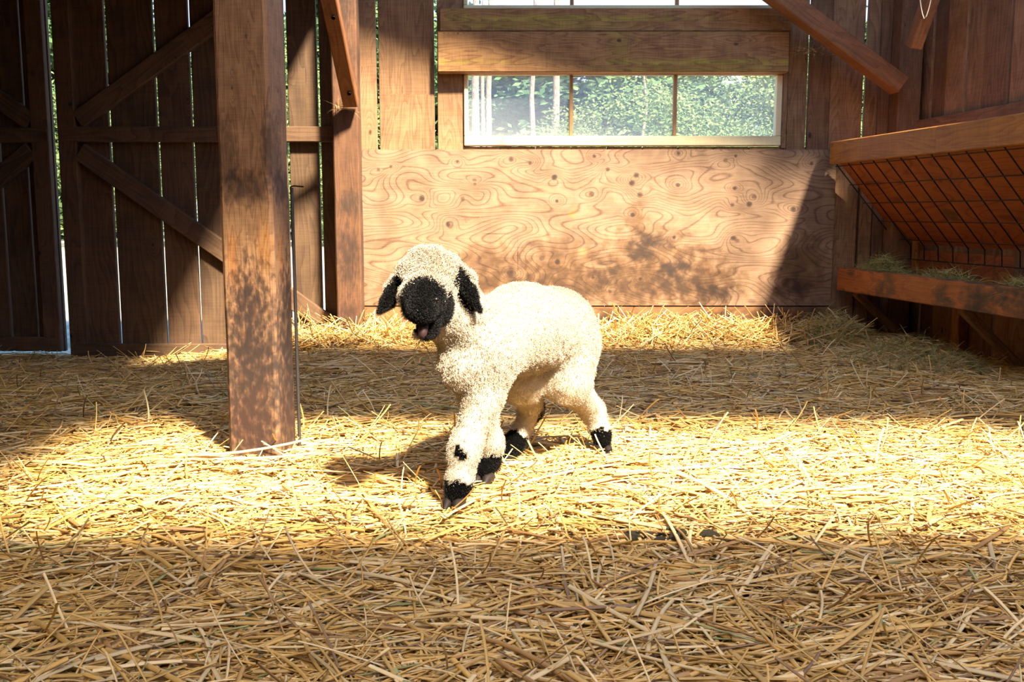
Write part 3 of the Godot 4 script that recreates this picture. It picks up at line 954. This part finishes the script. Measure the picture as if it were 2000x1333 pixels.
var LB := [
	[-0.077, 0.299, 0.1, 0.002, 0.315, -0.03, 0.078, 0.088],
	[0.002, 0.315, -0.03, 0.076, 0.296, -0.16, 0.088, 0.086],
	[0.076, 0.296, -0.16, 0.106, 0.249, -0.2, 0.086, 0.066],
	[-0.081, 0.287, 0.15, -0.115, 0.265, 0.17, 0.06, 0.048],
	[-0.087, 0.314, 0.12, -0.134, 0.37, 0.17, 0.066, 0.054],
	[-0.134, 0.37, 0.17, -0.164, 0.42, 0.2, 0.054, 0.046],
	[-0.059, 0.275, 0.14, -0.078, 0.198, 0.165, 0.046, 0.034],
	[-0.078, 0.198, 0.165, -0.112, 0.105, 0.2, 0.03, 0.0235],
	[-0.112, 0.105, 0.2, -0.123, 0.039, 0.21, 0.0235, 0.019],
	[-0.123, 0.039, 0.21, -0.131, 0.016, 0.222, 0.021, 0.018],
	[-0.109, 0.245, 0.08, -0.086, 0.159, 0.05, 0.044, 0.032],
	[-0.086, 0.159, 0.05, -0.066, 0.079, 0.02, 0.025, 0.021],
	[-0.066, 0.079, 0.02, -0.068, 0.03, 0.01, 0.02, 0.017],
	[-0.068, 0.03, 0.01, -0.08, 0.016, 0.05, 0.019, 0.016],
	[0.033, 0.268, -0.15, 0.001, 0.187, -0.1, 0.062, 0.048],
	[0.001, 0.187, -0.1, 0.028, 0.103, -0.2, 0.039, 0.023],
	[0.028, 0.103, -0.2, -0.016, 0.031, -0.15, 0.022, 0.019],
	[-0.016, 0.031, -0.15, -0.034, 0.016, -0.105, 0.02, 0.017],
	[0.109, 0.256, -0.15, 0.105, 0.186, -0.11, 0.066, 0.05],
	[0.105, 0.186, -0.11, 0.173, 0.089, -0.25, 0.04, 0.023],
	[0.173, 0.089, -0.25, 0.195, 0.036, -0.235, 0.021, 0.017],
	[0.195, 0.036, -0.235, 0.195, 0.016, -0.205, 0.018, 0.017],
	[0.122, 0.312, -0.28, 0.131, 0.22, -0.32, 0.022, 0.014],
]
var LH := [
	[-0.164, 0.42, 0.2, -0.171, 0.436, 0.23, 0.04, 0.044],
	[-0.192, 0.444, 0.23, -0.154, 0.445, 0.225, 0.034, 0.034],
	[-0.175, 0.463, 0.23, -0.177, 0.446, 0.19, 0.032, 0.038],
	[-0.173, 0.431, 0.26, -0.178, 0.405, 0.315, 0.037, 0.031],
	[-0.178, 0.405, 0.315, -0.179, 0.391, 0.348, 0.029, 0.02],
	[-0.185, 0.39, 0.353, -0.172, 0.391, 0.353, 0.0155, 0.0155],
	[-0.156, 0.41, 0.265, -0.148, 0.379, 0.28, 0.024, 0.018],
	[-0.207, 0.409, 0.275, -0.2, 0.387, 0.295, 0.016, 0.015],
	[-0.155, 0.39, 0.275, -0.172, 0.35, 0.328, 0.021, 0.0105],
	[-0.183, 0.348, 0.326, -0.163, 0.351, 0.318, 0.0085, 0.0085],
	[-0.195, 0.42, 0.308, -0.198, 0.416, 0.312, 0.014, 0.013],
	[-0.161, 0.419, 0.308, -0.158, 0.415, 0.312, 0.014, 0.013],
	[-0.216, 0.442, 0.23, -0.238, 0.423, 0.235, 0.0108, 0.0118],
	[-0.238, 0.423, 0.235, -0.251, 0.397, 0.25, 0.0112, 0.0095],
	[-0.251, 0.397, 0.25, -0.266, 0.379, 0.26, 0.0085, 0.0045],
	[-0.13, 0.45, 0.225, -0.11, 0.435, 0.22, 0.0108, 0.0123],
	[-0.11, 0.435, 0.22, -0.097, 0.41, 0.23, 0.0128, 0.009],
	[-0.097, 0.41, 0.23, -0.08, 0.378, 0.23, 0.0078, 0.0045],
]
# black zones of the coat: capsules [a, b, radius]
var DARK := [
	[Vector3(-0.178, 0.403, 0.315), Vector3(-0.178, 0.385, 0.36), 0.046],
	[Vector3(-0.148, 0.399, 0.29), Vector3(-0.161, 0.353, 0.32), 0.030],
	[Vector3(-0.222, 0.432, 0.24), Vector3(-0.268, 0.377, 0.262), 0.022],
	[Vector3(-0.124, 0.442, 0.232), Vector3(-0.078, 0.375, 0.23), 0.022],
	[Vector3(-0.207, 0.43, 0.262), Vector3(-0.222, 0.432, 0.245), 0.014],
	[Vector3(-0.144, 0.43, 0.262), Vector3(-0.126, 0.438, 0.24), 0.016],
	[Vector3(-0.128, 0.012, 0.215), Vector3(-0.133, 0.0, 0.25), 0.043],
	[Vector3(-0.070, 0.018, 0.015), Vector3(-0.082, 0.0, 0.06), 0.043],
	[Vector3(-0.022, 0.022, -0.14), Vector3(-0.036, 0.0, -0.09), 0.046],
	[Vector3(0.195, 0.012, -0.23), Vector3(0.195, 0.0, -0.19), 0.043],
	[Vector3(-0.128, 0.112, 0.228), Vector3(-0.118, 0.096, 0.232), 0.011],
	[Vector3(0.045, 0.116, -0.195), Vector3(0.04, 0.09, -0.19), 0.019],
]

func coat(p: Vector3, jitter: float) -> Color:
	for z in DARK:
		var ab: Vector3 = z[1] - z[0]
		var t := clampf((p - z[0]).dot(ab) / ab.length_squared(), 0.0, 1.0)
		if (p - z[0] - ab * t).length() < z[2] + jitter: return Color(0.0035, 0.003, 0.0027)
	return Color(0.46, 0.40, 0.31)

func curl_mesh(turns: float, rad: float, sd: int) -> ArrayMesh:
	# a lock of wool one unit tall: a ribbon wound round the y axis
	rng.seed = sd
	var st := SurfaceTool.new()
	st.begin(Mesh.PRIMITIVE_TRIANGLES)
	var n := 7
	var ph := rng.randf() * TAU
	var pts := []
	for i in n + 1:
		var t := float(i) / n
		var r := rad * (0.3 + 0.7 * t)
		pts.append(Vector3(cos(ph + turns * TAU * t) * r, t - 0.18 * t * t, sin(ph + turns * TAU * t) * r))
	for i in n:
		var t0 := float(i) / n
		var d: Vector3 = (pts[i + 1] - pts[i]).normalized()
		var side := d.cross(Vector3(cos(ph + turns * TAU * t0), 0.2, sin(ph + turns * TAU * t0))).normalized()
		var w0 := 0.045 * (1.0 - 0.6 * t0)
		var w1 := 0.045 * (1.0 - 0.6 * (t0 + 1.0 / n))
		for v in [pts[i] - side * w0, pts[i + 1] - side * w1, pts[i + 1] + side * w1, pts[i] - side * w0, pts[i + 1] + side * w1, pts[i] + side * w0]:
			st.set_normal(side.cross(d))
			st.add_vertex(v)
	return st.commit()

func build_lamb():
	var lamb = base("lamb", Vector3(0.02, 0.0, -2.05))
	tag(lamb, "white woolly lamb with black face and feet standing in the straw", "lamb")
	var bd := field_mesh(LB, 0.0065, 95.0)
	var hd := field_mesh(LH, 0.0032, 150.0)
	var noise := FastNoiseLite.new()
	noise.seed = 3
	noise.frequency = 38.0
	noise.fractal_octaves = 2
	var verts := PackedVector3Array()
	var nors := PackedVector3Array()
	var cols := PackedColorArray()
	var tris := PackedInt32Array()
	for g in [bd, hd]:
		var off := verts.size()
		for j in g.v.size():
			var p: Vector3 = g.v[j]
			var bump := noise.get_noise_3dv(p)
			var c := coat(p, bump * 0.006)
			p += g.n[j] * bump * (0.004 if c.r > 0.1 else 0.0012)
			verts.append(p)
			nors.append(g.n[j])
			cols.append(c)
		for t in g.t: tris.append(t + off)
	var arr := []
	arr.resize(Mesh.ARRAY_MAX)
	arr[Mesh.ARRAY_VERTEX] = verts
	arr[Mesh.ARRAY_NORMAL] = nors
	arr[Mesh.ARRAY_COLOR] = cols
	arr[Mesh.ARRAY_INDEX] = tris
	var am := ArrayMesh.new()
	am.add_surface_from_arrays(Mesh.PRIMITIVE_TRIANGLES, arr)
	var body = part("body", am, M.skin, lamb)
	# locks of wool, spread by area
	var cum := PackedFloat32Array()
	var total := 0.0
	var head_from := 0.0
	for t in range(0, tris.size(), 3):
		if t == bd.t.size(): head_from = total
		total += (verts[tris[t + 1]] - verts[tris[t]]).cross(verts[tris[t + 2]] - verts[tris[t]]).length() * 0.5
		cum.append(total)
	rng.seed = 77
	var kinds := 12
	var xf := []
	var cl := []
	for k in kinds:
		xf.append([])
		cl.append([])
	for i in 160000:
		var f := cum.bsearch(rng.randf() * total if i < 120000 else rng.randf_range(head_from, total))
		f = mini(f, cum.size() - 1) * 3
		var a := rng.randf()
		var b := rng.randf()
		if a + b > 1.0:
			a = 1.0 - a
			b = 1.0 - b
		var p := verts[tris[f]] * (1.0 - a - b) + verts[tris[f + 1]] * a + verts[tris[f + 2]] * b
		var n := nors[tris[f]]
		var c := coat(p, rng.randfn(0.0, 0.003))
		var dark := c.r < 0.1
		var ln := rng.randf_range(0.007, 0.012)
		if p.y > 0.44 and p.z > 0.15: ln = rng.randf_range(0.009, 0.015)
		elif p.y < 0.2: ln = rng.randf_range(0.005, 0.010)
		if dark: ln = rng.randf_range(0.0035, 0.0065)
		var dir := (n + Vector3(rng.randfn(), rng.randfn() - 0.5, rng.randfn()) * 0.35).normalized()
		var x := dir.cross(Vector3(rng.randfn(), rng.randfn(), rng.randfn())).normalized()
		var wv := ln * rng.randf_range(0.8, 1.2) * (1.0 if not dark else 1.3)
		var v := rng.randf_range(0.85, 1.15)
		c = Color(minf(c.r * v, 0.9), minf(c.g * v, 0.85), c.b * v)
		var k := rng.randi() % 6 + (6 if dark else 0)
		xf[k].append(Transform3D(Basis(x * wv, dir * ln, x.cross(dir) * wv), p - dir * 0.001))
		cl[k].append(c)
	for k in kinds:
		var mm := MultiMesh.new()
		mm.transform_format = MultiMesh.TRANSFORM_3D
		mm.use_colors = true
		mm.mesh = curl_mesh([0.6, 0.9, 1.2, 0.75, 1.0, 1.4][k % 6], [0.22, 0.2, 0.16, 0.26, 0.14, 0.2][k % 6], 300 + k)
		mm.instance_count = xf[k].size()
		for j in xf[k].size():
			mm.set_instance_transform(j, xf[k][j])
			mm.set_instance_color(j, cl[k][j])
		var o := MultiMeshInstance3D.new()
		o.name = "wool"
		o.multimesh = mm
		o.material_override = M.wool if k < 6 else M.black_wool
		o.set_meta("kind", "stuff")
		lamb.add_child(o, true)
	# eyes, nostrils, tongue, hooves
	var ball := SphereMesh.new()
	ball.radius = 0.0062
	ball.height = 0.0124
	ball.radial_segments = 16
	ball.rings = 8
	for e in [Vector3(-0.207, 0.409, 0.322), Vector3(-0.154, 0.409, 0.344)]:
		part("eye", ball, plain(Color(0.05, 0.035, 0.025), 0.12), body, e)
	var nm := plain(Color(0.06, 0.045, 0.045), 0.35)
	for s in [-1, 1]:
		var c := Vector3(-0.176 + s * 0.008, 0.393, 0.37)
		part("nostril", tube([c + Vector3(-s * 0.005, -0.006, 0.0), c + Vector3(0, 0, 0.001), c + Vector3(s * 0.003, 0.004, -0.001)], [0.0012, 0.0026, 0.0012], 6), nm, body)
	var ts := SurfaceTool.new()
	ts.begin(Mesh.PRIMITIVE_TRIANGLES)
	tube_into(ts, [Vector3(-0.176, 0.368, 0.315), Vector3(-0.176, 0.365, 0.338), Vector3(-0.177, 0.357, 0.348), Vector3(-0.178, 0.349, 0.348), Vector3(-0.178, 0.344, 0.345)], [0.007, 0.0085, 0.0092, 0.008, 0.0035], 10)
	part("tongue", ts.commit(), plain(Color(0.15, 0.035, 0.04), 0.7), body)
	for h in [[Vector3(-0.131, 0.0, 0.228), Vector3(-0.35, 0, 0.94)], [Vector3(-0.078, 0.0, 0.05), Vector3(-0.4, 0, 0.9)], [Vector3(-0.036, 0.0, -0.1), Vector3(-0.45, 0, 0.89)], [Vector3(0.195, 0.0, -0.2), Vector3(0.0, 0, 1.0)]]:
		var st := SurfaceTool.new()
		st.begin(Mesh.PRIMITIVE_TRIANGLES)
		var fw: Vector3 = h[1].normalized()
		var sd := Vector3.UP.cross(fw)
		for s in [-1, 1]:
			var c: Vector3 = h[0] + sd * 0.0105 * s
			tube_into(st, [c - fw * 0.014 + Vector3(0, 0.006, 0), c - fw * 0.004 + Vector3(0, 0.008, 0), c + fw * 0.014 + Vector3(0, 0.006, 0), c + fw * 0.026 + Vector3(0, -0.001, 0)], [0.008, 0.0125, 0.011, 0.003], 8)
		part("hoof", st.commit(), plain(Color(0.10, 0.07, 0.055), 0.5), body)

# ---------------------------------------------------------------- small things
func build_small():
	rng.seed = 51
	var st := SurfaceTool.new()
	st.begin(Mesh.PRIMITIVE_TRIANGLES)
	for k in 26:
		var c := Vector3(rng.randfn() * 0.028, rng.randf() * 0.012, rng.randfn() * 0.016)
		var r := rng.randf_range(0.005, 0.010)
		tube_into(st, [c - Vector3(r, 0, 0), c - Vector3(r * 0.5, 0, 0), c + Vector3(r * 0.5, 0, 0), c + Vector3(r, 0, 0)], [r * 0.3, r * 0.8, r * 0.8, r * 0.3], 7)
	var o = part("dung", st.commit(), plain(Color(0.20, 0.18, 0.10), 0.9), self, Vector3(0.262, -0.006, -1.64))
	o.name = numbered("dung_clump")
	o.scale = Vector3(1.5, 1.4, 1.3)
	tag(o, "dark clump of dung half buried in the straw in front", "dung")

# ---------------------------------------------------------------- trees outside
func crown_mesh(sd: int, n: int, size: float, c0: Color, c1: Color, rx: float, ry: float) -> ArrayMesh:
	rng.seed = sd
	var st := SurfaceTool.new()
	st.begin(Mesh.PRIMITIVE_TRIANGLES)
	var tufts := []
	for k in 46:
		var v := Vector3(rng.randfn(), rng.randfn(), rng.randfn()).normalized() * pow(rng.randf(), 0.4)
		tufts.append(Vector3(v.x * rx, v.y * ry, v.z * rx))
	for i in n:
		var t: Vector3 = tufts[rng.randi() % tufts.size()]
		var p := t + Vector3(rng.randfn(), rng.randfn() * 0.7, rng.randfn()) * rx * 0.17
		var u := Vector3(rng.randfn(), rng.randfn() * 0.5, rng.randfn()).normalized()
		var w := u.cross(Vector3(rng.randfn(), rng.randfn(), rng.randfn())).normalized()
		var s := size * rng.randf_range(0.6, 1.3)
		var c := c0.lerp(c1, rng.randf())
		var nn := u.cross(w)
		for q in [p - u * s, p + w * s * 0.45, p + u * s, p - u * s, p + u * s, p - w * s * 0.45]:
			st.set_color(c)
			st.set_normal(nn)
			st.add_vertex(q)
	return st.commit()

func tree(called, label, at: Vector3, height: float, crown: Mesh, scale: Vector3, trunk_r: float, group := "", lift := 0.0):
	var t = base(called, at)
	tag(t, label, "tree", group)
	t.rotation.y = rng.randf() * TAU
	var pts := []
	var rr := []
	for k in 6:
		pts.append(Vector3(rng.randfn() * 0.012 * k, height * k / 5.0, rng.randfn() * 0.012 * k))
		rr.append(trunk_r * (1.0 - 0.13 * k))
	part("trunk", tube(pts, rr, 8), M.bark, t)
	if crown:
		var o = part("foliage", crown, M.leaf, t, Vector3(0, height * 0.5 + lift, 0))
		o.scale = scale
		o.set_meta("kind", "stuff")

func build_trees():
	var light := [crown_mesh(1, 20000, 0.045, Color(0.13, 0.19, 0.06), Color(0.20, 0.26, 0.09), 1.8, 1.9), crown_mesh(2, 20000, 0.042, Color(0.12, 0.18, 0.06), Color(0.20, 0.25, 0.09), 1.6, 2.1)]
	var deep := crown_mesh(3, 30000, 0.14, Color(0.05, 0.10, 0.04), Color(0.12, 0.20, 0.08), 2.2, 4.2)
	rng.seed = 99
	# trunks in the left pane
	for a in [[-0.74, 20.5, 0.105, "stout grey tree trunk leftmost in the window"], [-0.60, 21.5, 0.06, "thin pale trunk beside the stout one in the left pane"], [-0.49, 21.0, 0.085, "third trunk from the left in the left pane"], [0.47, 21.5, 0.075, "short grey trunk in the middle of the left pane"], [0.93, 21.0, 0.10, "tall straight trunk at the right of the left pane"]]:
		tree("bare_trunk_tree", a[3], Vector3(a[0], -0.14, -a[1]), 8.0, null, Vector3.ONE, a[2])
	# sunlit bushes behind the middle and right panes and the door gaps
	for a in [[2.7, 20.5, 3.6, 0, "bright leafy tree in the left half of the middle pane"], [4.0, 22.0, 3.1, 1, "light green bush low in the middle pane"], [5.1, 18.5, 2.5, 0, "pale leafy bush low at the second muntin"], [6.4, 23.0, 4.6, 1, "tall hazy tree in the right pane"], [7.0, 19.0, 2.6, 0, "bright bush low in the right pane's corner"]]:
		tree("leafy_tree", a[4], Vector3(a[0], -0.14, -a[1]), a[2], light[a[3]], Vector3.ONE * (a[2] / 3.6), 0.06)
	for k in 4:
		var x := -15.5 + k * 3.7
		tree("leafy_tree", "green tree glimpsed through the gaps of the dark doors", Vector3(x, -0.14, -19.0 - rng.randf() * 3.0), 4.0, light[k % 2], Vector3.ONE * rng.randf_range(1.0, 1.25), 0.07, "trees behind the doors")
	for row in 2:
		for k in 6:
			var x := -18.0 + k * 6.7 + row * 3.3
			tree("dark_tree", "dark forest tree far behind the barn", Vector3(x, -0.14, -27.0 - row * 6.5), 6.4 if x < 2.0 else 4.8, deep, Vector3(1.15, 1.0 if x < 2.0 else 0.78, 1.15), 0.12, "dark forest edge")

func _ready():
	light_and_camera()
	make_materials()
	build_setting()
	build_timber()
	build_feeder()
	build_trees()
	build_straw()
	build_hay()
	build_wisps()
	build_lamb()
	build_small()
